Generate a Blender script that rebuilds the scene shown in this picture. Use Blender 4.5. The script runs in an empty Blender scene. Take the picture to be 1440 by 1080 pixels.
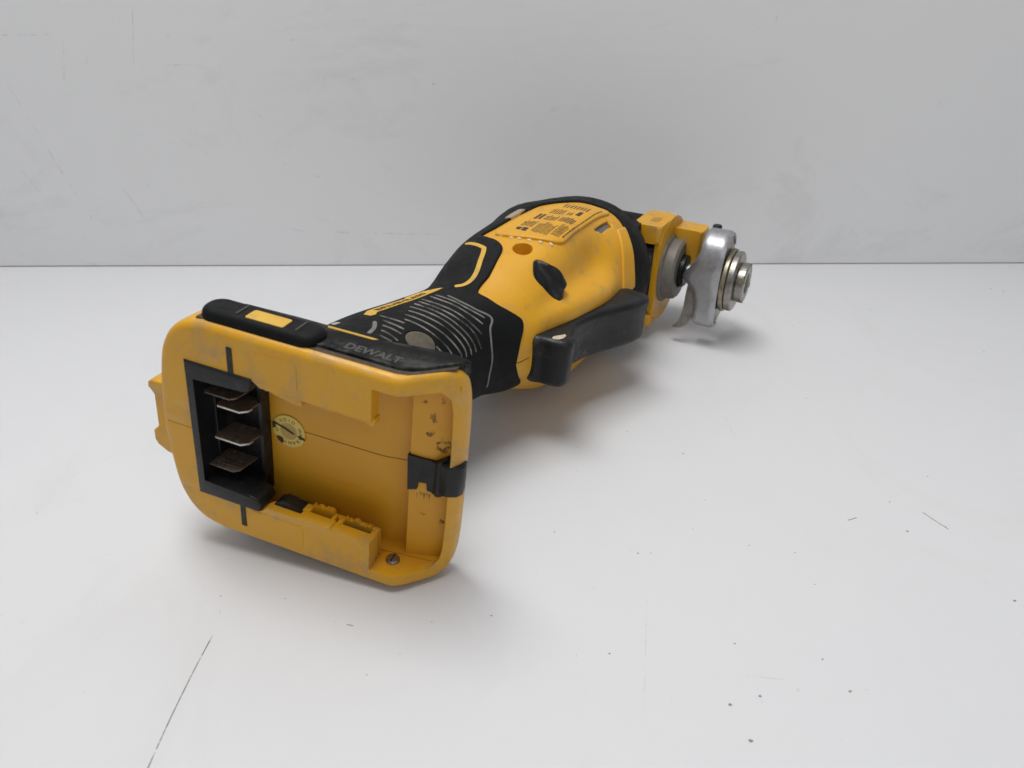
import bpy, bmesh, math, random
import numpy as np
from mathutils import Matrix, Vector, geometry

random.seed(7)
# ------------------------------------------------------------------ camera, light, exposure
scn = bpy.context.scene
COL = scn.collection
H_CAM = 0.178
cam_d = bpy.data.cameras.new("camera")
cam_o = bpy.data.objects.new("camera", cam_d)
COL.objects.link(cam_o)
cam_d.sensor_width = 36.0
cam_d.lens = 27.5
cam_d.clip_start = 0.01
cam_d.clip_end = 50
cam_o.location = (0, 0, H_CAM)
cam_o.rotation_euler = (math.radians(90 - 29), 0, 0)
cam_d.dof.use_dof = True
cam_d.dof.focus_distance = 0.30
cam_d.dof.aperture_fstop = 22
scn.camera = cam_o

w = bpy.data.worlds.new("World")
scn.world = w
w.use_nodes = True
w.node_tree.nodes["Background"].inputs[0].default_value = (0.95, 0.965, 1.0, 1)
w.node_tree.nodes["Background"].inputs[1].default_value = 0.24


def area(name, loc, target, sx, sy, power, col):
    d = bpy.data.lights.new(name, 'AREA')
    d.shape = 'RECTANGLE'
    d.size = sx
    d.size_y = sy
    d.energy = power
    d.color = col
    o = bpy.data.objects.new(name, d)
    COL.objects.link(o)
    o.location = loc
    o.rotation_euler = (Vector(target) - Vector(loc)).to_track_quat('-Z', 'Y').to_euler()
    return o


area("ceiling_lamp", (-0.15, 0.28, 1.0), (-0.03, 0.33, 0), 0.75, 0.30, 8.2, (1.0, 0.985, 0.962))
area("wall_fill_light", (0.45, -1.15, 1.15), (0.0, 0.48, 0.12), 1.4, 0.6, 2.9, (1.0, 0.985, 0.962))  # added fill light behind the camera, aimed to brighten the back wall
scn.view_settings.view_transform = 'Standard'
scn.view_settings.look = 'None'
scn.view_settings.exposure = 0.03
scn.view_settings.gamma = 1.0


# ------------------------------------------------------------------ materials
def new_mat(name):
    m = bpy.data.materials.new(name)
    m.use_nodes = True
    nt = m.node_tree
    return m, nt, nt.nodes["Principled BSDF"]


def noise(nt, scale, detail=4, rough=0.55, coord='Object', stretch=None, dist=0.0):
    tc = nt.nodes.new('ShaderNodeTexCoord')
    n = nt.nodes.new('ShaderNodeTexNoise')
    n.inputs['Scale'].default_value = scale
    n.inputs['Detail'].default_value = detail
    n.inputs['Roughness'].default_value = rough
    n.inputs['Distortion'].default_value = dist
    if stretch:
        mp = nt.nodes.new('ShaderNodeMapping')
        mp.inputs['Scale'].default_value = stretch
        nt.links.new(tc.outputs[coord], mp.inputs[0])
        nt.links.new(mp.outputs[0], n.inputs['Vector'])
    else:
        nt.links.new(tc.outputs[coord], n.inputs['Vector'])
    return n.outputs['Fac']


def ramp(nt, src, stops):
    r = nt.nodes.new('ShaderNodeValToRGB')
    e = r.color_ramp.elements
    e[0].position, e[0].color = stops[0][0], (*stops[0][1], 1)
    e[1].position, e[1].color = stops[-1][0], (*stops[-1][1], 1)
    for p, c in stops[1:-1]:
        x = e.new(p)
        x.color = (*c, 1)
    nt.links.new(src, r.inputs[0])
    return r.outputs[0]


def mix(nt, fac, a, b):
    m = nt.nodes.new('ShaderNodeMix')
    m.data_type = 'RGBA'
    for s, v in ((m.inputs[0], fac), (m.inputs[6], a), (m.inputs[7], b)):
        if hasattr(v, 'node'):
            nt.links.new(v, s)
        elif isinstance(v, tuple):
            s.default_value = (*v, 1)
        else:
            s.default_value = v
    return m.outputs[2]


def bump(nt, bs, src, strength, dist):
    b = nt.nodes.new('ShaderNodeBump')
    b.inputs['Strength'].default_value = strength
    b.inputs['Distance'].default_value = dist
    nt.links.new(src, b.inputs['Height'])
    nt.links.new(b.outputs[0], bs.inputs['Normal'])


g = lambda v: (v, v, v)


def worn_mat(name, base, base2, dirt, dirt_lo, dirt_hi, rough, scale=60.0, edge=None, bump_s=0.15, spec=0.5, scratch=None):
    """solid colour with mottling, grime patches, fine scratches and edges rubbed pale"""
    m, nt, bs = new_mat(name)
    c = mix(nt, noise(nt, scale, 5), base, base2)
    d = ramp(nt, noise(nt, scale * 1.7, 8, 0.7), [(dirt_lo, g(0)), (dirt_hi, g(1))])
    c = mix(nt, d, c, dirt)
    if scratch:
        s = ramp(nt, noise(nt, 90, 6, 0.7, stretch=(1, 0.16, 1.0), dist=0.6), [(scratch[1], g(0)), (scratch[2], g(1))])
        c = mix(nt, s, c, scratch[0])
    if edge:
        ge = nt.nodes.new('ShaderNodeNewGeometry')
        e = ramp(nt, ge.outputs['Pointiness'], [(edge[1], g(0)), (edge[2], g(1))])
        mm = nt.nodes.new('ShaderNodeMath')
        mm.operation = 'MULTIPLY'
        nt.links.new(e, mm.inputs[0])
        nt.links.new(ramp(nt, noise(nt, 140, 6, 0.7), [(0.42, g(0)), (0.62, g(1))]), mm.inputs[1])
        c = mix(nt, mm.outputs[0], c, edge[0])
    nt.links.new(c, bs.inputs['Base Color'])
    rr = ramp(nt, noise(nt, 220, 6, 0.65), [(0.3, g(rough - 0.1)), (0.7, g(rough + 0.12))])
    nt.links.new(rr, bs.inputs['Roughness'])
    bs.inputs['Specular IOR Level'].default_value = spec
    bump(nt, bs, noise(nt, 900, 3, 0.6), bump_s, 0.0004)
    return m


def plain(name, col, rough=0.5, metal=0.0, var=0.0, scale=200):
    m, nt, bs = new_mat(name)
    if var:
        c = mix(nt, noise(nt, scale, 6, 0.65), tuple(max(0, x * (1 - var)) for x in col), tuple(min(1, x * (1 + var)) for x in col))
        nt.links.new(c, bs.inputs['Base Color'])
    else:
        bs.inputs['Base Color'].default_value = (*col, 1)
    bs.inputs['Roughness'].default_value = rough
    bs.inputs['Metallic'].default_value = metal
    return m


def mark_mat(name, col, thr, scale, alpha=1.0):
    m, nt, bs = new_mat(name)
    bs.inputs['Base Color'].default_value = (*col, 1)
    bs.inputs['Roughness'].default_value = 0.9
    mm = nt.nodes.new('ShaderNodeMath')
    mm.operation = 'MULTIPLY'
    mm.inputs[1].default_value = alpha
    nt.links.new(ramp(nt, noise(nt, scale, 5, 0.7), [(thr, g(0)), (thr + 0.15, g(1))]), mm.inputs[0])
    nt.links.new(mm.outputs[0], bs.inputs['Alpha'])
    return m


YEL = worn_mat('yellow_plastic', (0.72, 0.365, 0.012), (0.66, 0.325, 0.011), (0.36, 0.22, 0.075), 0.54, 0.82, 0.42, 55,
               edge=((0.62, 0.52, 0.36), 0.53, 0.62), scratch=((0.46, 0.30, 0.14), 0.61, 0.78))
YELF = worn_mat('foot_yellow', (0.70, 0.36, 0.012), (0.64, 0.315, 0.011), (0.36, 0.24, 0.12), 0.50, 0.76, 0.42, 42, scratch=((0.54, 0.39, 0.20), 0.57, 0.73))
BLK = worn_mat('black_rubber', (0.0055, 0.006, 0.0065), (0.009, 0.0095, 0.010), (0.024, 0.0235, 0.022), 0.60, 0.92, 0.60, 70,
               edge=((0.08, 0.078, 0.072), 0.55, 0.68), bump_s=0.3, scratch=((0.022, 0.022, 0.022), 0.66, 0.84), spec=0.14)
PAD = worn_mat('paddle_plastic', (0.0065, 0.007, 0.008), (0.012, 0.0125, 0.0135), (0.03, 0.03, 0.031), 0.58, 0.9, 0.38, 150, bump_s=0.35,
               edge=((0.17, 0.17, 0.165), 0.52, 0.60), scratch=((0.075, 0.075, 0.075), 0.60, 0.74), spec=0.3)
BPL = worn_mat('black_plastic', (0.008, 0.0085, 0.0095), (0.013, 0.0135, 0.0145), (0.05, 0.046, 0.04), 0.58, 0.84, 0.40, 150, bump_s=0.3, spec=0.35)
DUST = plain('pale_dust', (0.36, 0.35, 0.32), 0.95, 0, 0.5, 400)
GREYD = plain('grey_dust', (0.17, 0.168, 0.158), 0.95, 0, 0.45, 300)
CAKE = plain('brown_grime', (0.115, 0.10, 0.08), 0.95, 0, 0.6, 500)
GRIME = plain('dark_grime', (0.075, 0.058, 0.042), 0.95, 0, 0.7, 700)
STRIPE = worn_mat('yellow_inlay', (0.68, 0.40, 0.035), (0.60, 0.36, 0.05), (0.30, 0.22, 0.09), 0.55, 0.8, 0.5, 120)
SEAM = plain('seam_brown', (0.16, 0.085, 0.012), 0.9)  # dark brown of the joint lines and the sticker lettering
INK_SHADE = plain('ink_and_cut_shade', (0.028, 0.024, 0.02), 0.6)  # real print, and also the painted shade of the cut letters
GREY = plain('grey_bearing_ring', (0.20, 0.185, 0.16), 0.55, 0.25, 0.35, 250)
STEEL = worn_mat('clamp_steel', (0.46, 0.465, 0.48), (0.38, 0.385, 0.40), (0.22, 0.215, 0.21), 0.52, 0.82, 0.38, 130, bump_s=0.06)
STEEL.node_tree.nodes["Principled BSDF"].inputs['Metallic'].default_value = 0.85
DSTEEL = worn_mat('hub_steel', (0.40, 0.385, 0.36), (0.30, 0.285, 0.26), (0.16, 0.12, 0.08), 0.50, 0.75, 0.36, 160, bump_s=0.25)
DSTEEL.node_tree.nodes["Principled BSDF"].inputs['Metallic'].default_value = 1.0
BRASSY = worn_mat('worn_washer', (0.42, 0.38, 0.28), (0.30, 0.27, 0.20), (0.14, 0.11, 0.07), 0.5, 0.75, 0.4, 200)
BRASSY.node_tree.nodes["Principled BSDF"].inputs['Metallic'].default_value = 0.9
COPPER = worn_mat('oxidised_terminal', (0.22, 0.16, 0.12), (0.085, 0.05, 0.035), (0.38, 0.34, 0.28), 0.55, 0.72, 0.42, 350)
COPPER.node_tree.nodes["Principled BSDF"].inputs['Metallic'].default_value = 0.35
TIN = worn_mat('tinned_terminal', (0.62, 0.60, 0.54), (0.42, 0.40, 0.35), (0.14, 0.11, 0.09), 0.50, 0.75, 0.3, 300)
TIN.node_tree.nodes["Principled BSDF"].inputs['Metallic'].default_value = 0.9
STICK = worn_mat('sticker_foil', (0.74, 0.57, 0.13), (0.68, 0.50, 0.11), (0.40, 0.28, 0.08), 0.62, 0.8, 0.4, 200)
STICK2 = plain('sticker_centre', (0.46, 0.31, 0.07), 0.45, 0, 0.25, 300)

# ------------------------------------------------------------------ mesh helpers (tool lengths in mm)
MM = 0.001


def link(o, parent=None):
    COL.objects.link(o)
    if parent is not None:
        o.parent = parent
    return o


def mesh(name, verts, faces, mat, parent=None, smooth=True, sharp=38, scale=MM, recalc=True):
    me = bpy.data.meshes.new(name)
    me.from_pydata([tuple(float(c) * scale for c in v) for v in verts], [], faces)
    if recalc:
        bm = bmesh.new()
        bm.from_mesh(me)
        bmesh.ops.remove_doubles(bm, verts=bm.verts, dist=2e-6)
        bmesh.ops.recalc_face_normals(bm, faces=bm.faces)
        bm.to_mesh(me)
        bm.free()
    if smooth:
        me.polygons.foreach_set('use_smooth', [True] * len(me.polygons))
        me.set_sharp_from_angle(angle=math.radians(sharp))
    me.materials.append(mat)
    me.update()
    return link(bpy.data.objects.new(name, me), parent)


def from_bm(name, bm, mat, parent, scale=MM, sharp=38):
    bmesh.ops.recalc_face_normals(bm, faces=bm.faces)
    me = bpy.data.meshes.new(name)
    bmesh.ops.scale(bm, vec=(scale,) * 3, verts=bm.verts)
    bm.to_mesh(me)
    bm.free()
    me.polygons.foreach_set('use_smooth', [True] * len(me.polygons))
    me.set_sharp_from_angle(angle=math.radians(sharp))
    me.materials.append(mat)
    return link(bpy.data.objects.new(name, me), parent)


def add_ext(bm, outline, lo, hi, axis=2, bevel=0.0, seg=2):
    """outline: 2D loop in the two other axes (cyclic order), extruded lo..hi along axis"""
    def p(a, b, c):
        return {0: (c, a, b), 1: (b, c, a), 2: (a, b, c)}[axis]
    v0 = [bm.verts.new(p(a, b, lo)) for a, b in outline]
    v1 = [bm.verts.new(p(a, b, hi)) for a, b in outline]
    n = len(outline)
    fs = [bm.faces.new(v0[::-1]), bm.faces.new(v1)]
    for i in range(n):
        fs.append(bm.faces.new((v0[i], v0[(i + 1) % n], v1[(i + 1) % n], v1[i])))
    if bevel:
        ed = set()
        for f in fs[:2]:
            ed.update(f.edges)
        for f in fs[2:]:
            for e in f.edges:
                if len(e.link_faces) == 2 and e.calc_face_angle(0) > 0.6:
                    ed.add(e)
        bmesh.ops.bevel(bm, geom=list(ed), offset=bevel, segments=seg, affect='EDGES', profile=0.5, clamp_overlap=True)


def ext(name, outline, lo, hi, mat, parent, axis=2, bevel=0.0, seg=2):
    bm = bmesh.new()
    add_ext(bm, outline, lo, hi, axis, bevel, seg)
    return from_bm(name, bm, mat, parent)


def rect(a0, a1, b0, b1):
    return [(a0, b0), (a1, b0), (a1, b1), (a0, b1)]


def box(name, x, y, z, mat, parent, bevel=0.3, seg=2):
    return ext(name, rect(*x, *y), z[0], z[1], mat, parent, 2, bevel, seg)


def pill(name, outline, z0, z1, r, mat, parent, up=True, seg=6):
    """solid with its top edge rounded by r (outline counter-clockwise in x, y)"""
    n = len(outline)
    sg = 1 if sum(outline[i][0] * outline[(i + 1) % n][1] - outline[(i + 1) % n][0] * outline[i][1] for i in range(n)) > 0 else -1

    def ins(d):
        o = []
        for i in range(n):
            a, c2 = outline[i - 1], outline[(i + 1) % n]
            tx, ty = c2[0] - a[0], c2[1] - a[1]
            l = math.hypot(tx, ty) + 1e-9
            o.append((outline[i][0] - ty / l * d * sg, outline[i][1] + tx / l * d * sg))
        return o
    V, Fc = [], []
    lev = [(0.0, 0.0)] + [(r * (1 - math.cos(math.pi / 2 * k / seg)), (z1 - z0) - r + r * math.sin(math.pi / 2 * k / seg)) for k in range(seg + 1)]
    for d, h_ in lev:
        V += [(x, y, z0 + h_ if up else z1 - h_) for x, y in ins(d)]
    for a in range(len(lev) - 1):
        for i in range(n):
            j = (i + 1) % n
            Fc.append((a * n + i, a * n + j, (a + 1) * n + j, (a + 1) * n + i))
    Fc.append(tuple(range(n)))
    Fc.append(tuple(range((len(lev) - 1) * n, len(lev) * n)))
    return mesh(name, V, Fc, mat, parent, sharp=50)


def rrect(a0, a1, b0, b1, r, n=6):
    out = []
    for cx, cy, s in ((a1 - r, b1 - r, 0), (a0 + r, b1 - r, 1), (a0 + r, b0 + r, 2), (a1 - r, b0 + r, 3)):
        for k in range(n + 1):
            t = math.pi / 2 * (s + k / n)
            out.append((cx + r * math.cos(t), cy + r * math.sin(t)))
    return out


def smooth_loop(pts, n=8, closed=True):
    """Catmull-Rom through points"""
    out = []
    N = len(pts)
    rng = range(N) if closed else range(N - 1)
    for i in rng:
        if closed:
            p0, p1, p2, p3 = pts[(i - 1) % N], pts[i], pts[(i + 1) % N], pts[(i + 2) % N]
        else:
            p0, p1, p2, p3 = pts[max(i - 1, 0)], pts[i], pts[i + 1], pts[min(i + 2, N - 1)]
        for k in range(n):
            t = k / n
            out.append(tuple(0.5 * (2 * b + (c - a) * t + (2 * a - 5 * b + 4 * c - d) * t * t + (3 * b - a - 3 * c + d) * t ** 3)
                             for a, b, c, d in zip(p0, p1, p2, p3)))
    if not closed:
        out.append(tuple(pts[-1]))
    return out


def tube(name, pts, r, mat, parent, seg=8, flat=1.0):
    P = [Vector(p) for p in pts]
    V, Fc = [], []
    for i, p in enumerate(P):
        t = (P[min(i + 1, len(P) - 1)] - P[max(i - 1, 0)]).normalized()
        u = t.cross(Vector((0, 0, 1)))
        if u.length < 1e-3:
            u = t.cross(Vector((0, 1, 0)))
        u.normalize()
        v = u.cross(t)
        for k in range(seg):
            a = 2 * math.pi * k / seg
            V.append(p + u * r * math.cos(a) + v * r * flat * math.sin(a))
    for i in range(len(P) - 1):
        for k in range(seg):
            Fc.append((i * seg + k, i * seg + (k + 1) % seg, (i + 1) * seg + (k + 1) % seg, (i + 1) * seg + k))
    Fc.append(tuple(range(seg)))
    Fc.append(tuple(range((len(P) - 1) * seg, len(P) * seg)))
    return mesh(name, V, Fc, mat, parent)


def lathe(name, prof, M, mat, parent, seg=64, arc=None):
    """prof: (r, h) pairs, h along M's local Y (minus = outwards)"""
    V, Fc = [], []
    for r, h in prof:
        for k in range(seg):
            a = 2 * math.pi * k / seg
            V.append(M @ Vector((r * math.cos(a), h, r * math.sin(a))))
    for i in range(len(prof) - 1):
        for k in range(seg):
            Fc.append((i * seg + k, i * seg + (k + 1) % seg, (i + 1) * seg + (k + 1) % seg, (i + 1) * seg + k))
    return mesh(name, V, Fc, mat, parent, sharp=30)


# ------------------------------------------------------------------ setting: table top and back board
#SETTING
m, nt, bs = new_mat('white_laminate')
c = mix(nt, noise(nt, 30, 8, 0.75), (0.69, 0.697, 0.715), (0.66, 0.667, 0.685))
c = mix(nt, ramp(nt, noise(nt, 14, 9, 0.7, stretch=(1, 0.5, 1), dist=1.0), [(0.54, g(0)), (0.82, g(0.6))]), c, (0.60, 0.597, 0.60))
c = mix(nt, ramp(nt, noise(nt, 260, 3, 0.5), [(0.73, g(0)), (0.80, g(0.6))]), c, (0.47, 0.46, 0.45))
nt.links.new(c, bs.inputs['Base Color'])
nt.links.new(ramp(nt, noise(nt, 20, 6, 0.6), [(0.3, g(0.50)), (0.7, g(0.62))]), bs.inputs['Roughness'])
bs.inputs['Specular IOR Level'].default_value = 0.25
bump(nt, bs, noise(nt, 320, 5, 0.6), 0.12, 0.0003)
TABLE = m
m, nt, bs = new_mat('white_board_paint')
c = mix(nt, noise(nt, 24, 8, 0.75), (0.88, 0.885, 0.89), (0.85, 0.855, 0.86))
c = mix(nt, ramp(nt, noise(nt, 9, 9, 0.72, stretch=(1, 1, 1.6), dist=0.8), [(0.54, g(0)), (0.82, g(0.42))]), c, (0.56, 0.555, 0.55))
c = mix(nt, ramp(nt, noise(nt, 60, 4, 0.6, stretch=(1, 1, 2.2)), [(0.70, g(0)), (0.80, g(0.35))]), c, (0.40, 0.39, 0.38))
nt.links.new(c, bs.inputs['Base Color'])
bs.inputs['Roughness'].default_value = 0.6
bump(nt, bs, noise(nt, 150, 6, 0.6, stretch=(0.25, 1, 1.5)), 0.22, 0.0008)
BOARD = m


def setting_box(name, x, y, z, mat, bevel):
    bm = bmesh.new()
    add_ext(bm, rect(*x, *y), z[0], z[1], 2, bevel, 2)
    o = from_bm(name, bm, mat, None, scale=1.0)
    o['kind'] = 'structure'
    return o


table = setting_box('table_top', (-0.9, 0.9), (-0.35, 0.62), (-0.03, 0.0), TABLE, 0.001)
board = setting_box('back_wall', (-0.9, 0.9), (0.0, 0.03), (0.0002, 0.75), BOARD, 0.0012)
board.location = (0, 0.4795, 0)
board.rotation_euler = (0, 0, math.radians(0.55))

# ------------------------------------------------------------------ the tool
Rm = Matrix(((0.33873792, -0.93483265, 0.10651073), (0.94088077, 0.33656046, -0.03834622), (0.0, 0.11320321, 0.99357186)))
Om = Vector((-0.0340, 0.1825, 0.04026))
tool = bpy.data.objects.new('oscillating_multi_tool', None)
COL.objects.link(tool)
tool.matrix_world = Matrix.Translation(Om) @ Rm.to_4x4()
tool.empty_display_size = 0.05
tool['label'] = 'worn yellow and black cordless oscillating multi-tool lying on its side, empty battery foot facing camera'
tool['category'] = 'power tool'

#BODY-BEGIN
def SE(aL, aR, b, n):
    out = []
    for i in range(11):
        a = math.pi * i / 10
        c, s = math.cos(a), math.sin(a)
        out.append(((aL if c > 0 else aR) * (abs(c) ** (2 / n)) * (1 if c > 0 else -1) if abs(c) > 1e-9 else 0.0, b * (max(s, 0) ** (2 / n)) if s > 1e-9 else 0.0))
    return out


# s, centre x, centre y, skew deg, twist deg, half section from left parting line over the top to right parting line
SECT = [
    (12, 12, 35, 0, 0, SE(34, 26, 27, 3)),
    (24, 24, 35, 0, 0, SE(30, 22, 24, 2.5)),
    (40, 40, 34, 1, 0, SE(28, 20, 22.5, 2.3)),
    (60, 60, 28, 4, 0, SE(31, 20, 22.5, 2.2)),
    (80, 80, 21, 8, -2, SE(30.5, 20.5, 22, 2.2)),
    (95, 95, 17, 11, -4, SE(26, 25, 24, 2.2)),
    (112, 112, 14, 14, -6, [(25.5, 0), (25.2, 10), (24, 18.5), (19, 25), (10, 28.5), (-2, 29), (-13, 26.5), (-20.5, 21.5), (-24.5, 15.8), (-28.5, 10.8), (-28.5, 0)]),
    (132, 132, 11, 15, -7, [(31, 0), (30.5, 12), (28, 21.5), (22, 28), (12, 32), (-2, 33), (-15, 31.4), (-21.6, 25.6), (-25.4, 16.8), (-33.5, 11.2), (-33, 0)]),
    (155, 155, 7, 15, -7, [(35.5, 0), (34.5, 13), (30.5, 22.5), (23.3, 29.6), (12, 34), (-2, 35), (-16.2, 34.8), (-21.6, 28.8), (-24.8, 17.4), (-35.5, 10.8), (-36, 0)]),
    (175, 175, 4, 15, -7, [(39, 0), (38, 13), (33.2, 23.3), (24.8, 31), (13, 34.2), (-1, 35.2), (-15.5, 34.6), (-22.5, 29.6), (-30, 21.5), (-34, 11.5), (-36.5, 0)]),
    (190, 190, 1, 15, -7, SE(38.5, 37, 34, 2.4)),
    (206, 206, -3, 15, -7, SE(35, 33, 32.5, 2.2)),
]
_SS = np.array([r[0] for r in SECT], float)
_PR = np.array([list(r[1:5]) + [c for p in r[5] for c in p] for r in SECT], float)


def _tang():
    h = np.diff(_SS)
    d = np.diff(_PR, axis=0) / h[:, None]
    m = np.zeros_like(_PR)
    m[0], m[-1] = d[0], d[-1]
    for i in range(1, len(_SS) - 1):
        w1, w2 = 2 * h[i] + h[i - 1], h[i] + 2 * h[i - 1]
        ok = d[i - 1] * d[i] > 0
        with np.errstate(divide='ignore', invalid='ignore'):
            hm = (w1 + w2) / (w1 / d[i - 1] + w2 / d[i])
        m[i] = np.where(ok, hm, 0)
    return m


_TG = _tang()


def surfv(S, T):
    """points on the body; s along the tool, t in [-1,1]: |t| 0 left parting line, 0.5 top, 1 right parting line (t<0 = underside)"""
    S = np.clip(np.asarray(S, float), _SS[0], _SS[-1])
    T = np.asarray(T, float)
    i = np.clip(np.searchsorted(_SS, S, 'right') - 1, 0, len(_SS) - 2)
    h = (_SS[i + 1] - _SS[i])[:, None]
    u = (S - _SS[i])[:, None] / h
    P = (_PR[i] * (2 * u ** 3 - 3 * u * u + 1) + _TG[i] * h * (u ** 3 - 2 * u * u + u)
         + _PR[i + 1] * (-2 * u ** 3 + 3 * u * u) + _TG[i + 1] * h * (u ** 3 - u * u))
    cx, cy, ph, tw = P[:, 0], P[:, 1], np.radians(P[:, 2]), np.radians(P[:, 3])
    pts = P[:, 4:].reshape(-1, 11, 2)
    low = pts[:, 9:0:-1] * np.array([1.0, -1.0])
    low[:, :, 1] *= np.interp(S, [20, 40, 85, 125], [0.9, 0.72, 0.72, 1.0])[:, None]      # the grip is slimmer on its other side
    ring = np.concatenate([pts, low], axis=1)          # 20 control points, closed
    x = (T * 10) % 20
    k = np.floor(x).astype(int) % 20
    f = (x - np.floor(x))[:, None]
    r = np.arange(len(S))
    a, b, c, d = ring[r, (k - 1) % 20], ring[r, k], ring[r, (k + 1) % 20], ring[r, (k + 2) % 20]
    q = 0.5 * (2 * b + (c - a) * f + (2 * a - 5 * b + 4 * c - d) * f * f + (3 * b - a - 3 * c + d) * f ** 3)
    n2 = q[:, 0] * np.cos(tw) - q[:, 1] * np.sin(tw)
    z2 = q[:, 0] * np.sin(tw) + q[:, 1] * np.cos(tw)
    return np.stack([cx + n2 * np.sin(ph), cy + n2 * np.cos(ph), z2], 1)


def snormv(S, T):
    S, T = np.asarray(S, float), np.asarray(T, float)
    a = surfv(S + 0.3, T) - surfv(S - 0.3, T)
    b = surfv(S, T + 0.004) - surfv(S, T - 0.004)
    n = np.cross(b, a)
    return n / (np.linalg.norm(n, axis=1)[:, None] + 1e-12)


def surf(s, t):
    return surfv([s], [t])[0]


def snorm(s, t):
    return snormv([s], [t])[0]
#BODY-END


KT = 75.0      # mm per unit t used for layout in the unrolled plane


def inside_v(pts, L):
    """even-odd test of many points against a loop"""
    L = np.asarray(L, float)
    r = np.zeros(len(pts), bool)
    x, y = pts[:, 0], pts[:, 1]
    for (x1, y1), (x2, y2) in zip(L, np.roll(L, 1, 0)):
        if y1 == y2:
            continue
        c = ((y1 > y) != (y2 > y)) & (x < (x2 - x1) * (y - y1) / (y2 - y1) + x1)
        r ^= c
    return r


def patch(name, poly, mat, parent, holes=(), off=0.0, rnd=0.6, grid=2.0, wall=1.2, free=None, hole_depth=None, offf=None, rings=(0.12, 0.35, 0.65, 1.0)):
    """a piece of skin laid on the body: poly = loop of (s, t); off = how far it stands proud; rnd = edge rounding;
    free(a, b) marks edges that are only joins; hole_depth closes each hole with a floor that deep"""
    loops = [np.array([(s, t * KT) for s, t in L]) for L in [poly] + list(holes)]
    P, Hs = loops[0], loops[1:]
    A, B = [], []
    for L in loops:
        for a, b in zip(L, np.roll(L, -1, 0)):
            if free and free(a[0], a[1] / KT, b[0], b[1] / KT):
                continue
            A.append(a)
            B.append(b)
    A, B = np.array(A).reshape(-1, 2), np.array(B).reshape(-1, 2)
    D = B - A
    LL = (D ** 2).sum(1) + 1e-12

    def dist(pts):
        best = np.full(len(pts), 1e9)
        for a, d, l in zip(A, D, LL):
            u = np.clip(((pts - a) @ d) / l, 0, 1)
            best = np.minimum(best, np.hypot(*(pts - a - u[:, None] * d).T))
        return best
    cand, dm = [], []
    for li, L in enumerate(loops):
        if not rnd:
            break
        sg = 1 if (L[:, 0] * np.roll(L[:, 1], -1) - np.roll(L[:, 0], -1) * L[:, 1]).sum() > 0 else -1
        if li:
            sg = -sg
        tv = np.roll(L, -1, 0) - np.roll(L, 1, 0)
        nv = np.stack([-tv[:, 1], tv[:, 0]], 1)
        nv = nv / (np.linalg.norm(nv, axis=1)[:, None] + 1e-9) * sg
        for f in rings:
            cand.append(L + nv * rnd * f)
            dm.append(np.full(len(L), rnd * f * 0.78))
    mn, mx = P.min(0), P.max(0)
    for r, y in enumerate(np.arange(mn[1] + 0.3, mx[1], grid * 0.87)):
        xs = np.arange(mn[0] + (grid / 2 if r % 2 else 0) + 0.3, mx[0], grid)
        cand.append(np.stack([xs, np.full(len(xs), y)], 1))
        dm.append(np.full(len(xs), rnd * 1.25 if rnd else grid * 0.3))
    cand, dm = np.concatenate(cand), np.concatenate(dm)
    ok = inside_v(cand, P) & (dist(cand) >= dm)
    for h in Hs:
        ok &= ~inside_v(cand, h)
    pts = np.concatenate(loops + [cand[ok]])
    fl, k = [], 0
    for L in loops:
        fl.append(list(range(k, k + len(L))))
        k += len(L)
    V2, E2, F2, *_ = geometry.delaunay_2d_cdt([Vector(p) for p in pts], [], fl, 2, 1e-5)
    V2 = np.array([tuple(v) for v in V2])
    C2 = np.array([V2[list(f)].mean(0) for f in F2])
    ok = inside_v(C2, P)
    for h in Hs:
        ok &= ~inside_v(C2, h)
    F3 = [tuple(f) for f, o in zip(F2, ok) if o]
    d = dist(V2)
    S, T = V2[:, 0], V2[:, 1] / KT
    o = np.full(len(V2), float(off))
    if rnd:
        o -= rnd * (1 - np.sqrt(np.maximum(0, 1 - (1 - np.minimum(d / rnd, 1)) ** 2)))
    if offf:
        o += np.array([offf(s, t, x) for s, t, x in zip(S, T, d)])
    N = snormv(S, T)
    V3 = [v for v in surfv(S, T) + N * o[:, None]]
    cnt = {}
    for f in F3:
        for i in range(len(f)):
            e = (f[i], f[(i + 1) % len(f)])
            key = (min(e), max(e))
            cnt[key] = None if key in cnt else e
    low = {}
    for e in [e for e in cnt.values() if e]:
        for v in e:
            if v not in low:
                dep = wall
                for hi, h in enumerate(Hs):
                    if np.hypot(*(h - V2[v]).T).min() < 0.02:
                        dep = hole_depth[hi] if hole_depth else wall
                low[v] = len(V3)
                V3.append(V3[v] - N[v] * dep)
        a, b = e
        if not (free and free(S[a], T[a], S[b], T[b])):
            F3.append((b, a, low[a], low[b]))
    if hole_depth:
        lk = list(low)
        for h in Hs:
            ids = []
            for q in h:
                dd = np.hypot(*(V2[lk] - q).T)
                if dd.min() < 0.02:
                    ids.append(low[lk[int(dd.argmin())]])
            if len(ids) > 2:
                F3.append(tuple(ids))
    return mesh(name, V3, F3, mat, parent, sharp=48, recalc=True)


def on(s, t, o=0.0):
    return surf(s, t) + snorm(s, t) * o


# yellow housing with its moulded holes; the black skin over it leaves a yellow window
def circ(s0, t0, r, n=24, rs=1.0):
    p = surf(s0, t0)
    ms = np.linalg.norm(surf(s0 + 0.5, t0) - surf(s0 - 0.5, t0))
    mt = np.linalg.norm(surf(s0, t0 + 0.005) - surf(s0, t0 - 0.005)) * 100
    return [(s0 + r * rs * math.cos(2 * math.pi * k / n) / ms, t0 + r * math.sin(2 * math.pi * k / n) / mt) for k in range(n)]


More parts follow.
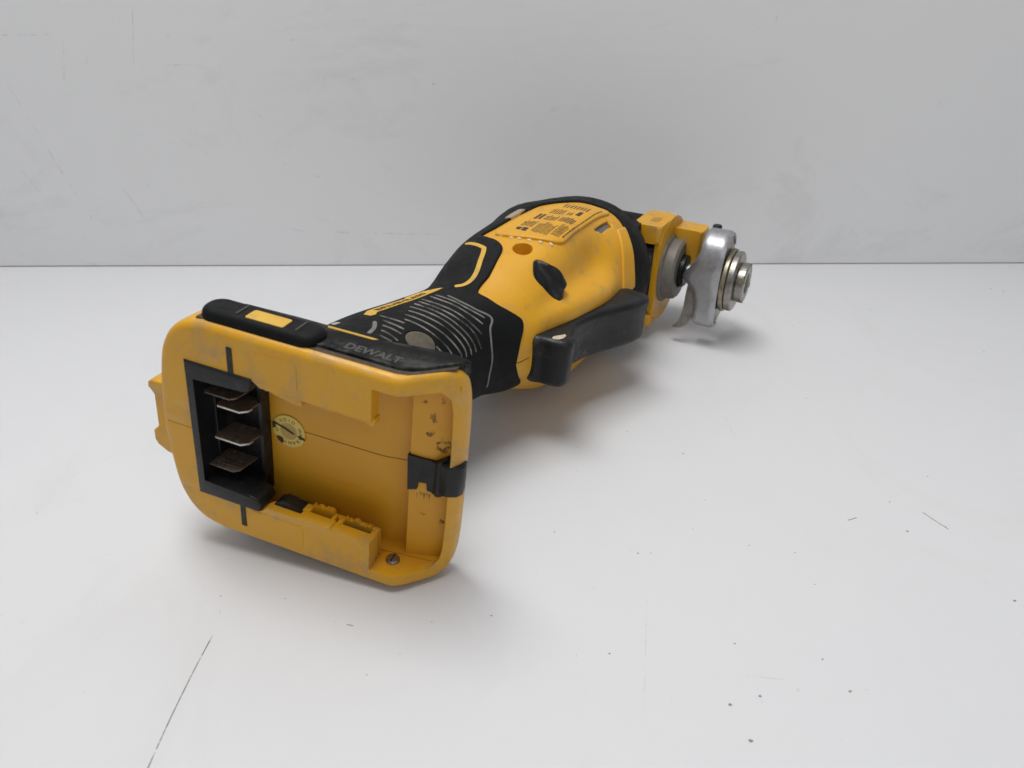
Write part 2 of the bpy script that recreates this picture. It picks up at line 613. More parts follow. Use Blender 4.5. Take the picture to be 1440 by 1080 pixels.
WIN = [(91.73, 1.0), (92.57, 0.9598), (94.67, 0.9004), (97.71, 0.8484), (98.82, 0.8134), (98.41, 0.7896), (95.84, 0.7345), (93.9, 0.6801), (93.3, 0.6208), (93.19, 0.5679), (95.89, 0.549), (99.58, 0.5395), (103.19, 0.5332), (107.62, 0.5193), (112.84, 0.5068), (118.21, 0.4983), (122.08, 0.4871), (124.67, 0.4667), (126.37, 0.4453), (127.76, 0.4163), (130.62, 0.3709), (133.66, 0.3743), (138.97, 0.3874), (148.6, 0.3964), (159.66, 0.4027), (172.18, 0.4203), (176.95, 0.4403), (182.52, 0.4632), (187.78, 0.485), (191.78, 0.5101), (192.76, 0.5382), (193.0, 0.5746), (193.0, 0.612), (193.0, 0.6412), (190.96, 0.699), (188.18, 0.7463), (186.25, 0.7912), (184.77, 0.8397), (183.41, 0.8928), (182.37, 0.9447), (181.16, 0.9947)]
win_half = smooth_loop(WIN, 3, closed=False)
WINDOW = win_half + [(s, 2 - t) for s, t in win_half[::-1] if t < 0.999]
seam = lambda s0, t0, s1, t1: (t0 < 0.001 and t1 < 0.001) or (t0 > 1.999 and t1 > 1.999)


def frame_poly(s0, s1, ds=4.0, dt=0.04):
    L = [(s, 0.0) for s in np.arange(s0, s1, ds)] + [(s1, t) for t in np.arange(0, 2, dt)]
    return L + [(s, 2.0) for s in np.arange(s1, s0, -ds)] + [(s0, t) for t in np.arange(2, 0, -dt)]


KNOB = [(120.89, 0.6179), (123.33, 0.6123), (124.85, 0.6256), (126.66, 0.665), (129.23, 0.7285), (130.78, 0.7824), (127.41, 0.8232), (123.6, 0.8337), (121.94, 0.8138), (117.96, 0.7293), (116.86, 0.6603)]
KNOB = smooth_loop(KNOB, 4)
VENT_R = [(168.17, 0.688), (171.46, 0.7186), (182.23, 0.7088), (182.43, 0.6773)]
VENT_L = [(150, 0.372), (156, 0.366), (164.06, 0.372), (163.8, 0.399), (157.7, 0.401), (150.27, 0.399)]


def dens_st(L, d=1.2):
    o = []
    for i in range(len(L)):
        a, b = L[i], L[(i + 1) % len(L)]
        k = max(1, int(math.hypot(b[0] - a[0], (b[1] - a[1]) * KT) / d))
        for j in range(k):
            o.append((a[0] + (b[0] - a[0]) * j / k, a[1] + (b[1] - a[1]) * j / k))
    return o


SCREW = circ(126.03, 0.5437, 4.3, 28)
SLIT = circ(176.56, 0.9245, 0.9, 10, 1.6)
house = patch('housing', frame_poly(86, 203), YEL, tool, holes=[SCREW, KNOB, dens_st(VENT_R), SLIT], rnd=0.45, wall=0.5, grid=2.0,
              hole_depth=[9.0, 3.0, 2.2, 4.0], free=lambda *a: seam(*a) or (a[0] < 86.1 and a[2] < 86.1) or (a[0] > 202.9 and a[2] > 202.9))
grip = patch('grip', frame_poly(17, 204), BLK, tool, holes=[WINDOW], off=1.1, rnd=0.7, wall=1.6, grid=2.2,
             free=lambda *a: seam(*a) or (a[0] < 17.1 and a[2] < 17.1))
V = [surf(204, t) + snorm(203, t) * 1.0 for t in np.arange(0, 2, 0.02)]
mesh('front_face', V, [tuple(range(len(V)))], BLK, grip, recalc=False)


def ribbon(name, path, width, off, mat, parent, n=6, thick=0.5):
    """narrow strip lying on the body along (s, t) points"""
    L = smooth_loop(path, n, closed=False)
    P = np.array([on(s, t, off) for s, t in L])
    N = np.array([snorm(s, t) for s, t in L])
    T_ = np.gradient(P, axis=0)
    T_ /= np.linalg.norm(T_, axis=1)[:, None] + 1e-12
    B_ = np.cross(N, T_)
    V, Fc = [], []
    m_ = len(L)
    for i in range(m_):
        ww = width * (1.0 if 0 < i < m_ - 1 else 0.55) / 2
        for k, (bb, nn) in enumerate(((-1, -thick), (-1, 0), (-0.45, 0.16), (0.45, 0.16), (1, 0), (1, -thick))):
            V.append(P[i] + B_[i] * bb * ww + N[i] * nn * 1.0)
    for i in range(m_ - 1):
        for k in range(5):
            Fc.append((i * 6 + k, i * 6 + k + 1, i * 6 + 7 + k, i * 6 + 6 + k))
    Fc.append(tuple(range(6)))
    Fc.append(tuple(range((m_ - 1) * 6, m_ * 6)))
    return mesh(name, V, Fc, mat, parent, sharp=60)


# ribs of the grip, their crests rubbed pale with plaster dust
RIBM, nt, bs = new_mat('dusty_rib')
c = mix(nt, ramp(nt, noise(nt, 130, 5, 0.7), [(0.36, g(0)), (0.66, g(1))]), (0.03, 0.03, 0.03), (0.34, 0.33, 0.31))
nt.links.new(c, bs.inputs['Base Color'])
bs.inputs['Roughness'].default_value = 0.9
RIBS = [[(83.6, 0.4387), (82.83, 0.5055), (82.6, 0.6089), (84.91, 0.7074)], [(81.74, 0.4321), (80.44, 0.504), (80.48, 0.6253), (82.41, 0.7319)],
        [(77.84, 0.4261), (76.8, 0.5105), (77.3, 0.6345), (78.2, 0.7194), (79.25, 0.7771)], [(75.35, 0.4337), (74.15, 0.5226), (74.84, 0.6479), (76.12, 0.7274), (76.28, 0.7883), (76.12, 0.8474)],
        [(72.61, 0.4379), (71.55, 0.5301), (72.26, 0.6619), (73.28, 0.7512), (73.77, 0.8115), (73.3, 0.8495)], [(69.27, 0.4473), (68.96, 0.5432), (69.93, 0.6716), (71.04, 0.7595), (71.32, 0.8177), (70.88, 0.8538)],
        [(65.78, 0.4684), (65.99, 0.5668), (67.24, 0.6702), (68.42, 0.7573), (68.87, 0.8206), (68.27, 0.8527)], [(62.34, 0.4837), (62.78, 0.5799), (64.17, 0.6847), (65.6, 0.7701), (66.34, 0.8291), (65.57, 0.8555)],
        [(59.25, 0.5111), (59.79, 0.60), (60.94, 0.7025), (62.23, 0.7794), (62.64, 0.8528)], [(57.9, 0.735), (58.8, 0.78), (59.74, 0.8245), (59.56, 0.8494)],
        [(54.64, 0.4645), (53.96, 0.5098), (53.73, 0.5749)], [(51.23, 0.4952), (51.12, 0.536), (50.96, 0.5955)], [(48.04, 0.5226), (47.79, 0.5705), (47.18, 0.6244)],
        [(45.01, 0.5455), (44.95, 0.5798), (45.21, 0.6126)], [(57.38, 0.4316), (57.01, 0.4741), (56.9, 0.5362)]]
for L in RIBS:
    ribbon('grip_rib', L, 0.62, 1.25, RIBM, grip)
ribbon('grip_border', [(85.3, 0.4751), (84.23, 0.5507), (84.98, 0.6409), (87.15, 0.707), (86.87, 0.7387), (83.96, 0.7778), (81.73, 0.8569), (80.58, 0.9332), (78.88, 1.0053), (79.16, 1.095)], 0.95, 1.08, GREYD, grip)
ribbon('yellow_stripe', [(123.98, 0.3247), (119.04, 0.4221), (116.56, 0.4402), (109.38, 0.4587), (101.81, 0.4845), (97.77, 0.4913), (94.26, 0.4817), (92.3, 0.4545)], 2.0, 1.12, STRIPE, grip, thick=0.8)
ribbon('scuff_arc', [(52.69, 0.4527), (48.32, 0.4876), (43.85, 0.5053)], 1.7, 1.05, GREYD, grip)
ribbon('pale_tab', [(49.6, 0.305), (47.6, 0.355)], 2.6, 1.05, DUST, grip)
# yellow name strip on the grip ; shade of its cut BRUSHLESS letters painted dark
NAME = [(57.0, 0.372), (60.3, 0.350), (68, 0.3500), (77.0, 0.3560), (79.3, 0.3350), (86.0, 0.3480), (90.2, 0.4180), (84.14, 0.4080), (73.2, 0.4010), (60.3, 0.3990), (58.2, 0.4130), (56.4, 0.4060)]
strip = patch('name_strip', dens_st(NAME, 1.0), STRIPE, grip, off=1.35, rnd=0.25, grid=1.2, wall=0.8)


def text_mesh(txt, size=1.0, extrude=0.05, shear=0.0, bold=0.0):
    cu = bpy.data.curves.new('txt', 'FONT')
    cu.body = txt
    cu.size = size
    cu.extrude = extrude
    cu.shear = shear
    cu.offset = bold
    cu.resolution_u = 3
    ob = bpy.data.objects.new('txt', cu)
    COL.objects.link(ob)
    dg = bpy.context.evaluated_depsgraph_get()
    me = bpy.data.meshes.new_from_object(ob.evaluated_get(dg))
    V = [tuple(v.co) for v in me.vertices]
    Fc = [tuple(p.vertices) for p in me.polygons]
    bpy.data.objects.remove(ob)
    return V, Fc


def place_text(name, txt, mapf, mat, parent, size, extrude=0.05, bold=0.0, shear=0.0, track=1.0):
    V, Fc = text_mesh(txt, size, extrude, shear, bold)
    xs = [v[0] for v in V]
    w_ = max(xs) - min(xs)
    return mesh(name, [mapf(v[0] - min(xs), v[1], v[2], w_) for v in V], Fc, mat, parent, smooth=False, recalc=False)


def on_name(x, y, z, w_):
    s = 61.3 + (x / w_) * 22.5
    t = 0.3945 + 0.004 * (s - 61.3) / 22 - y * 0.0125
    return on(s, t, 1.38 + z)


place_text('lettering', 'BRUSHLESS', on_name, INK_SHADE, grip, 2.6, 0.06, bold=0.05)  # dark letters paint in the shade of engraved yellow ones
patch('grip_plug', circ(53.85, 0.684, 5.0, 28), CAKE, grip, off=1.35, rnd=0.5, grid=1.2, wall=1.0)
ribbon('plug_rim', circ(53.85, 0.684, 5.6, 24) + circ(53.85, 0.684, 5.6, 24)[:1], 0.9, 1.1, BLK, grip)

# black sliding knob in its slot
kc = (123.96, 0.7175)


def knob_off(s, t, d):
    # a fin standing along the far edge, a hollow along the near one
    a = np.array([kc[0] - s, (t - kc[1]) * KT])
    u = (s - kc[0]) / 5.2 + (t - kc[1]) * 1.0
    e = min(d / 1.6, 1.0)
    return e * (4.6 / (1 + math.exp(-7.0 * (u - 0.02))) - 0.9)


patch('lock_knob', KNOB, BPL, house, off=0.1, rnd=0.3, grid=0.8, wall=2.5, offf=knob_off)
# rating plate: slightly raised panel with fine print
LAB = [(131.5, 0.424), (133.8, 0.545), (139.8, 0.637), (150, 0.642), (165, 0.643), (180, 0.645), (189.5, 0.641), (189.5, 0.60), (186, 0.55), (180, 0.502), (171, 0.458), (160, 0.434), (146, 0.424)]
plate = patch('rating_plate', dens_st(smooth_loop(LAB, 4), 1.0), YEL, house, off=1.15, rnd=0.7, grid=2.0, wall=1.2)
rp = random.Random(3)


def print_rows(s0, s1, t0, t1, rows, fill, seed):
    V, Fc = [], []
    r_ = random.Random(seed)
    for i in range(rows):
        t = t0 + (t1 - t0) * (i + 0.5) / rows
        h_ = abs(t1 - t0) / rows * fill * 0.5
        s = s0 + r_.uniform(0, 0.8)
        e = s1 - r_.uniform(0, (s1 - s0) * 0.25)
        while s < e:
            ln = r_.uniform(0.25, 1.0) * (2.0 if fill > 0.82 else 1.0)
            b0 = len(V)
            k1 = r_.uniform(0.55, 1.0)
            V += [on(s, t - h_ * k1, 1.2), on(min(s + ln, e), t - h_ * k1, 1.2), on(min(s + ln, e), t + h_, 1.2), on(s, t + h_, 1.2)]
            Fc.append((b0, b0 + 1, b0 + 2, b0 + 3))
            s += ln + r_.uniform(0.12, 0.3)
    return V, Fc


blocks = [(137.0, 141.2, 0.465, 0.506, 2, 0.9), (141.8, 149, 0.467, 0.508, 6, 0.6), (138.0, 150, 0.516, 0.574, 11, 0.55), (140.0, 152, 0.578, 0.611, 7, 0.55), (142, 185, 0.619, 0.626, 1, 0.8),
          (152.5, 160, 0.550, 0.602, 7, 0.62), (151.5, 159, 0.506, 0.545, 5, 0.6), (151, 159, 0.472, 0.499, 2, 0.85), (161, 170, 0.494, 0.540, 6, 0.55), (164, 171, 0.573, 0.590, 1, 0.9),
          (172.0, 179, 0.508, 0.595, 8, 0.5), (162, 167, 0.548, 0.566, 3, 0.6)]
for i, (s0, s1, t0, t1, rows, fill) in enumerate(blocks):
    V, Fc = print_rows(s0, s1, t0, t1, rows, fill, i)
    mesh('fine_print', V, Fc, INK_SHADE, plate, smooth=False, recalc=False)
for s, t in ((131.35, 0.4459), (131.49, 0.4798), (131.73, 0.5068), (132.65, 0.538), (133.84, 0.5738), (135.91, 0.6102)):
    patch('worn_pip', circ(s, t, 1.25, 12, 0.7), plain('rubbed_yellow', (0.66, 0.50, 0.30), 0.5, 0, 0.3) if s == 131.35 else bpy.data.materials['rubbed_yellow'], house, off=0.6, rnd=0.6, grid=0.6, wall=1.0)
patch('vent_screen', [(s * 0.97 + 176.07 * 0.03, t * 0.97 + 0.6982 * 0.03) for s, t in dens_st(VENT_R)], GREYD, house, off=-1.3, rnd=0.2, grid=1.5, wall=0.6)
patch('vent_screen', dens_st(VENT_L), plain('amber_vent', (0.36, 0.29, 0.20), 0.7, 0, 0.4), grip, off=1.5, rnd=0.4, grid=1.5, wall=1.0)
FL = smooth_loop([(182.91, 0.7294), (179.39, 0.7826), (176.65, 0.8385), (172.94, 0.9162), (169.6, 0.985)], 4, closed=False) + [(182.5, 0.985), (184.6, 0.9), (187.0, 0.8151), (190, 0.7294)]
patch('flange', dens_st(FL, 1.2), YEL, house, off=1.0, rnd=0.9, grid=1.6, wall=1.6)
ribbon('seam', [(92.4, 1.0), (95, 1.0), (99, 1.0)], 0.35, 0.02, SEAM, house, thick=0.1)

# paddle switch along the right side
PADL = [(96.5, -8), (96.2, -14), (96.6, -20), (98.2, -23.2), (101.5, -24.3), (104.6, -23.6), (107.5, -22.2), (112, -21.4), (118, -22.2), (126, -25.2), (134, -29.6), (142, -35), (149, -39.5), (155, -42.2), (159.5, -42.6), (162.5, -40.0), (163.5, -35.5), (163, -29), (150, -20), (130, -8), (110, -2)]
PO = smooth_loop(PADL, 5)


def pad_loop(d):
    n = len(PO)
    sg = 1 if sum(PO[i][0] * PO[(i + 1) % n][1] - PO[(i + 1) % n][0] * PO[i][1] for i in range(n)) > 0 else -1
    o = []
    for i in range(n):
        a, c2 = PO[i - 2], PO[(i + 2) % n]
        tx, ty = c2[0] - a[0], c2[1] - a[1]
        l = math.hypot(tx, ty) + 1e-9
        o.append((PO[i][0] - ty / l * d * sg, PO[i][1] + tx / l * d * sg))
    return o


V, Fc = [], []
zc, zh, rr0 = 0.0, 10.4, 3.0
lev = [(rr0 * (1 - math.sin(math.pi / 2 * k / 6)), -zh + rr0 * (1 - math.cos(math.pi / 2 * k / 6))) for k in range(7)]
lev += [(0.0, -zh + rr0 + (2 * zh - 2 * rr0) * k / 6) for k in range(1, 6)]
lev += [(rr0 * (1 - math.cos(math.pi / 2 * k / 6)), zh - rr0 + rr0 * math.sin(math.pi / 2 * k / 6)) for k in range(7)]
n = len(PO)
for d, z in lev:
    # the finger face is scooped: slightly waisted at mid height
    q = 0.9 * (1 - (z / zh) ** 2)
    V += [(x, y + (q if y < -15 and x > 104 else 0.0), z) for x, y in pad_loop(d)]
for a in range(len(lev) - 1):
    for i in range(n):
        j = (i + 1) % n
        Fc.append((a * n + i, a * n + j, (a + 1) * n + j, (a + 1) * n + i))
Fc.append(tuple(range(n)))
Fc.append(tuple(range((len(lev) - 1) * n, len(lev) * n)))
paddle = mesh('paddle_switch', V, Fc, PAD, tool, sharp=60)
patch_pts = [(97.8, -16.4), (98.6, -18.6), (100.6, -19.9), (103.0, -20.2), (104.0, -19.3), (102.6, -18.4), (101.4, -17.2), (100.2, -16.2), (98.8, -15.8)]
ext('bare_chip', patch_pts, 10.0, 10.44, plain('bare_plastic', (0.52, 0.47, 0.33), 0.8, 0, 0.4, 600), paddle)

# ------------------------------------------------------------------ gear head, spindle, clamp (own frame: h along the spindle)
GM = Matrix(((0.990413, 0.137716, 0.010768, 228.60), (-0.138137, 0.987399, 0.077205, -40.10), (0.000000, -0.077953, 0.996957, -1.50), (0, 0, 0, 1)))


def gh(o):
    """objects drawn in the gear-head frame (mm) get that frame baked in"""
    M = Matrix.Scale(MM, 4) @ GM @ Matrix.Scale(1 / MM, 4)
    o.data.transform(M)
    return o


I4 = Matrix.Identity(4)
Rg = 27.8


def dshape(r, cut, n=60):
    L = []
    for k in range(n):
        a = 2 * math.pi * k / n
        L.append((max(r * math.cos(a), -cut), r * math.sin(a)))
    o = []
    for p in L:
        if not o or math.hypot(p[0] - o[-1][0], p[1] - o[-1][1]) > 0.05:
            o.append(p)
    return [(z, x) for x, z in o]


case = gh(ext('gear_case', dshape(Rg - 1.0, 18.5), 0.0, 3.2, YELF, tool, 1, 1.0, 3))
gh(ext('gear_core', dshape(Rg - 3.5, 21.0), 3.0, 62, BLK, case, 1, 3.0, 4))
gh(ext('top_block', [(p[0], p[1]) for p in rrect(-20, 7, 0.4, 15, 2.5)], 17.5, 26.4, YELF, case, 2, 1.4, 3))
gh(ext('bottom_block', [(p[0], p[1]) for p in rrect(-20, 5, 0.6, 12, 2.5)], -26.6, -20.5, YELF, case, 2, 1.4, 3))
bm = bmesh.new()
add_ext(bm, rrect(-12, -5, 4.5, 9.0, 0.8), 26.2, 26.5, 2, 0.1, 1)
gh(from_bm('slot', bm, plain('slot_yellow', (0.42, 0.21, 0.02), 0.6), case))


gh(ext('top_cover', rrect(-40, -19, 10, 40, 3), 10, 27.6, BLK, case, 2, 2.0, 3))
gh(box('tick_mark', (-37.5, -35.0), (13, 17.5), (27.2, 27.75), STRIPE, case, 0.1, 1))
gh(lathe('bearing_ring', [(17.8, 0.6), (17.6, -0.9), (16.6, -1.6), (15.9, -1.7), (15.2, -6.0), (14.0, -7.2), (9.0, -7.6), (8.8, -6.0)], I4, GREY, case, 64))
gh(lathe('dust_seal', [(8.2, -7.0), (8.2, -9.6), (7.4, -10.4), (3.0, -10.6)], I4, BPL, case, 48))
gh(lathe('spindle', [(4.2, -10), (4.2, -30)], I4, STEEL, tool, 32))
bm = bmesh.new()
add_ext(bm, rrect(3, 17, -14.5, 4, 2), 1.5, 20.5, 2, 1.0, 3)
gh(from_bm('light_housing', bm, YELF, case))

# bent steel clamp shoe
path = [(11, 17), (7, 22), (1, 24.8), (-5, 24.3), (-10.5, 21), (-14, 15.5), (-15.8, 9), (-16, 3), (-16, -3), (-16, -9), (-15.8, -15), (-14.6, -19.5), (-11, -22.8), (-5, -23.8)]
hl = [-18.5, -18.5, -18.6, -18.6, -18.6, -18.3, -15.4, -12.2, -17.0, -19.3, -19.5, -19.6, -19.6, -19.8]
hr = [-30.4] * len(path)
both = smooth_loop([(x, z, a, b) for (x, z), a, b in zip(path, hl, hr)], 6, closed=False)
V, Fc = [], []
NH = 8
P2 = np.array([(x, z) for x, z, a, b in both])
Tn = np.gradient(P2, axis=0)
Tn /= np.linalg.norm(Tn, axis=1)[:, None]
Nn = np.stack([Tn[:, 1], -Tn[:, 0]], 1)         # towards the axis or away: fixed below
if (Nn[30] @ P2[30]) < 0:
    Nn = -Nn
for lay in (0.0, -2.2):
    for i, (x, z, a, b) in enumerate(both):
        for k in range(NH + 1):
            f = k / NH
            rr = 0.0
            if lay == 0.0:
                e = min(f, 1 - f) * abs(b - a)
                rr = -0.8 * (1 - min(1, e / 1.6)) ** 2
            q = P2[i] + Nn[i] * (lay + rr)
            V.append((q[0], a + (b - a) * f, q[1]))
m_ = len(both)
off_ = m_ * (NH + 1)
for i in range(m_ - 1):
    for k in range(NH):
        q = (i * (NH + 1) + k, i * (NH + 1) + k + 1, (i + 1) * (NH + 1) + k + 1, (i + 1) * (NH + 1) + k)
        Fc.append(q)
        Fc.append(tuple(off_ + j for j in q[::-1]))
    for k in (0, NH):
        a, b = i * (NH + 1) + k, (i + 1) * (NH + 1) + k
        Fc.append((a, b, off_ + b, off_ + a))
for i in (0, m_ - 1):
    for k in range(NH):
        a, b = i * (NH + 1) + k, i * (NH + 1) + k + 1
        Fc.append((a, b, off_ + b, off_ + a))
clamp = gh(mesh('clamp_shoe', V, Fc, STEEL, tool, sharp=50))
plate_o = [(p[0] - Nn[i][0] * 2.0, p[1] - Nn[i][1] * 2.0) for i, p in enumerate(P2)][::3]
gh(ext('clamp_face', [(z, x) for x, z in plate_o + [(9, -18), (13, -2), (12.5, 10)]], -30.0, -27.5, DSTEEL, clamp, 1, 0.4, 2))
# hook tab turned back towards the tool
hp = [(-13.6, -15.4, 0), (-13.8, -15.0, -6), (-13.8, -14.8, -12), (-13.7, -14.3, -17), (-13.5, -13.2, -21), (-13.4, -11.6, -24), (-13.4, -10.2, -25.4)]
V, Fc = [], []
hs = smooth_loop(hp, 5, closed=False)
for i, (x, h_, z) in enumerate(hs):
    wv = 5.2 - 2.6 * max(0, i / len(hs) - 0.7) / 0.3
    for dx, dh in ((-1.3, -wv), (-1.3, 0), (1.3, 0), (1.3, -wv)):
        V.append((x + dx, h_ + dh, z))
for i in range(len(hs) - 1):
    for k in range(4):
        Fc.append((i * 4 + k, i * 4 + (k + 1) % 4, (i + 1) * 4 + (k + 1) % 4, (i + 1) * 4 + k))
Fc += [(0, 1, 2, 3), tuple(range((len(hs) - 1) * 4, len(hs) * 4))]
gh(mesh('hook_tab', V, Fc, DSTEEL, clamp, sharp=40))
gh(lathe('screw_tip', [(0.01, 25.6), (1.9, 25.4), (2.3, 24.8), (2.3, 22)], Matrix.Translation((4, -21, 0)) @ Matrix.Rotation(math.radians(90), 4, 'X'), BPL, clamp, 20))
gh(lathe('washer', [(5, -30.6), (15.4, -30.6), (15.9, -31.0), (15.9, -32.6), (15.3, -33.0), (6, -33.0)], I4, BRASSY, tool, 56))
gh(lathe('flange', [(5, -33.1), (14.6, -33.1), (15.1, -33.6), (15.1, -36.0), (14.4, -36.6), (9.0, -36.8), (6, -36.8)], I4, DSTEEL, tool, 56))
hub = gh(lathe('hub', [(9.2, -36.6), (9.7, -37.2), (9.7, -40.4), (9.1, -41.0), (5.4, -41.0), (5.0, -40.6), (4.4, -36.5), (0.01, -36.5)], I4, DSTEEL, tool, 48))
for k in range(4):
    a = math.pi / 2 * k + 0.4
    bm = bmesh.new()
    add_ext(bm, rect(-1.3, 1.3, 7.4, 9.9), -41.15, -38.2, 1, 0.2, 1)
    bmesh.ops.rotate(bm, verts=bm.verts, matrix=Matrix.Rotation(a, 3, 'Y'))
    gh(from_bm('hub_notch', bm, BRASSY, hub))
#FOOT
def Xf(y):
    """front face of the foot: flat, then swept back at the latch end"""
    if y > 2:
        return 0.0
    if y > -3:
        return (2 - y) ** 2 / 10.0
    return 2.5 + (-3 - y) * 1.0


top = [(-14.6, 0), (-14.6, 10), (-14.5, 20), (-14.2, 27), (-13.4, 32.5), (-12, 35.6), (-9.5, 37.1), (-6, 37.5), (0, 37.6), (6, 37.6), (15, 37.6), (30, 37.6), (45, 37.6), (56, 37.6),
       (62, 37.4), (68, 36.0), (72.2, 33.2), (75.4, 29), (77.6, 23.5), (79.2, 14), (80.2, 4)]
out_half = smooth_loop(top, 4, closed=False)
OUT = out_half + [(y, -z) for y, z in out_half[::-1][:-1] if z > 0.01]
OUT = [(y + (1.5 if y > 60 else 1.5 * max(0, y) / 60), z * 1.03) for y, z in OUT[::-1]]


def inset(L, d):
    n = len(L)
    o = []
    sg = 1 if sum(L[i][0] * L[(i + 1) % n][1] - L[(i + 1) % n][0] * L[i][1] for i in range(n)) > 0 else -1
    for i in range(n):
        a, c2 = L[i - 1], L[(i + 1) % n]
        tx, ty = c2[0] - a[0], c2[1] - a[1]
        l = math.hypot(tx, ty) + 1e-9
        o.append((L[i][0] - ty / l * d * sg, L[i][1] + tx / l * d * sg))
    return o


hole_half = [(-12.2, 0), (-12.2, 12), (-12.0, 24), (-11.2, 30), (-9, 33), (-4, 33.4), (2, 33.4), (8, 33.4), (8, 28), (8, 22.6), (16, 22.6), (26, 22.6), (36, 22.6), (44, 22.6), (47, 24.8), (58, 24.8), (69.6, 24.8), (69.6, 12)]
HOLE = hole_half + [(y, -z) for y, z in hole_half[::-1] if z > 0.01]


def dens(L, d):
    o = []
    for i in range(len(L)):
        a, b = L[i], L[(i + 1) % len(L)]
        k = max(1, int(math.hypot(b[0] - a[0], b[1] - a[1]) / d))
        for j in range(k):
            o.append((a[0] + (b[0] - a[0]) * j / k, a[1] + (b[1] - a[1]) * j / k))
    return o


HOLE = dens(HOLE, 2.0)


def foot_shell():
    R = 2.6
    V, Fc = [], []
    n = len(OUT)
    levels = []
    for k in range(6):
        a = math.pi / 2 * k / 5
        levels.append((R * (1 - math.sin(a)), R * (1 - math.cos(a))))     # inset, depth
    levels = [(R, 0.0)] + levels[1:] + [(0.0, 5.0)]
    rows = []
    for ins, dep in levels:
        L = inset(OUT, ins)
        rows.append([len(V) + i for i in range(n)])
        for (y, z), (y0, z0) in zip(L, OUT):
            V.append((Xf(y) + dep, y, z))
    # side wall back to the rear, leaning in a little
    for dep, ins in ((12.0, 0.4), (18.0, 1.2), (20.5, 4.0)):
        L = inset(OUT, ins)
        rows.append([len(V) + i for i in range(n)])
        for y, z in L:
            V.append((max(dep, Xf(y) + 3 + dep * 0.15), y, z))
    for a, b in zip(rows[:-1], rows[1:]):
        for i in range(n):
            Fc.append((a[i], a[(i + 1) % n], b[(i + 1) % n], b[i]))
    Fc.append(tuple(rows[-1]))
    # front face with the opening
    L = inset(OUT, R)
    pts = [Vector(p) for p in L] + [Vector(p) for p in HOLE]
    extra = []
    for y in np.arange(-12.63, 79, 3.0):
        for z in np.arange(-35.7, 37, 3.0):
            extra.append(Vector((y, z)))

    def ins_(p, P):
        r = False
        for i in range(len(P)):
            x1, y1 = P[i]
            x2, y2 = P[i - 1]
            if (y1 > p[1]) != (y2 > p[1]) and p[0] < (x2 - x1) * (p[1] - y1) / (y2 - y1) + x1:
                r = not r
        return r
    extra = [e for e in extra if ins_(e, L) and not ins_(e, HOLE)]
    nl = len(L)
    V2, E2, F2, *_ = geometry.delaunay_2d_cdt(pts + extra, [], [list(range(nl)), list(range(nl, nl + len(HOLE)))], 2, 1e-5)
    base = len(V)
    for q in V2:
        V.append((Xf(q[0]), q[0], q[1]))
    for f in F2:
        c0 = sum((V2[i] for i in f), Vector((0, 0))) / len(f)
        if ins_(c0, L) and not ins_(c0, HOLE):
            Fc.append(tuple(base + i for i in f))
    # thickness of the opening's edge
    b0 = len(V)
    for y, z in HOLE:
        V.append((Xf(y), y, z))
        V.append((Xf(y) + 4.2, y, z))
    m_ = len(HOLE)
    for i in range(m_):
        j = (i + 1) % m_
        Fc.append((b0 + 2 * i, b0 + 2 * j, b0 + 2 * j + 1, b0 + 2 * i + 1))
    return mesh('battery_foot', V, Fc, YELF, tool, sharp=40)


foot = foot_shell()
# the tub behind the opening
tub = [(0.6, 69.7), (14.5, 69.7), (14.5, 40), (14.9, 14), (15.1, 11), (15.5, 8.6), (16.6, 3.6), (16.8, 1.6), (12.2, 1.2), (12.0, 1.0), (14.0, -6), (16.0, -11.2), (16.4, -12.2), (15.6, -12.7), (13.0, -12.9)]
V, Fc = [], []
for x, y in tub:
    V += [(x, y, -33.6), (x, y, 33.6)]
for i in range(len(tub) - 1):
    Fc.append((2 * i, 2 * i + 2, 2 * i + 3, 2 * i + 1))
for k in (0, 1):
    front = [(Xf(y) + 0.8, y, -33.6 + 67.2 * k) for y in (-12.9, -9, -5, 0, 4, 8, 30, 69.7)]
    b0 = len(V)
    V += front
    Fc.append(tuple([2 * i + k for i in range(len(tub))] + [b0 + i for i in range(len(front))]))
mesh('battery_recess', V, Fc, YEL, foot, sharp=24, recalc=True)
RECESS_PARTS = True
YEL2 = worn_mat('recess_yellow', (0.70, 0.345, 0.016), (0.64, 0.30, 0.014), (0.36, 0.20, 0.05), 0.62, 0.9, 0.45, 40)
bpy.data.objects['battery_recess'].data.materials[0] = YEL2
# seam where the two shell halves meet
tube('seam', [(14.3, 52, 0), (14.42, 40, 0), (14.8, 14, 0), (15.0, 11, 0), (15.4, 8.6, 0), (16.5, 3.6, 0), (16.7, 1.8, 0)], 0.08, SEAM, foot, 6)
tube('seam', [(0.0, 69.8, 0), (0.0, 79.0, 0), (2.0, 81.4, 0)], 0.08, SEAM, foot, 6)
# faint moulded outline on the recess floor
tube('panel_edge', [(14.6, 36.3, -14.6), (14.6, 35.5, -15.2), (14.8, 19.5, -15.2), (14.85, 18.6, -14.6)], 0.16, YEL2, foot, 6)
# lips on the rails, chipped
for sg in (1, -1):
    L = [(7.6, 22.9), (7.6, 21.0), (8.6, 19.9), (10.0, 20.3), (11.5, 21.1), (16, 21.3), (19, 21.6), (22.5, 21.5), (27.2, 21.6), (28.6, 22.9)]
    if sg > 0:
        ext('rail_lip', [(y, z) for y, z in L], 1.6, 4.6, YELF, foot, 0, 0.25, 2)
        ext('rail_lip', [(30.5, 22.9), (30.2, 20.6), (31.4, 20.2), (32.8, 20.9), (38, 21.4), (43.4, 22.9)], 0.15, 3.4, YELF, foot, 0, 0.25, 2)
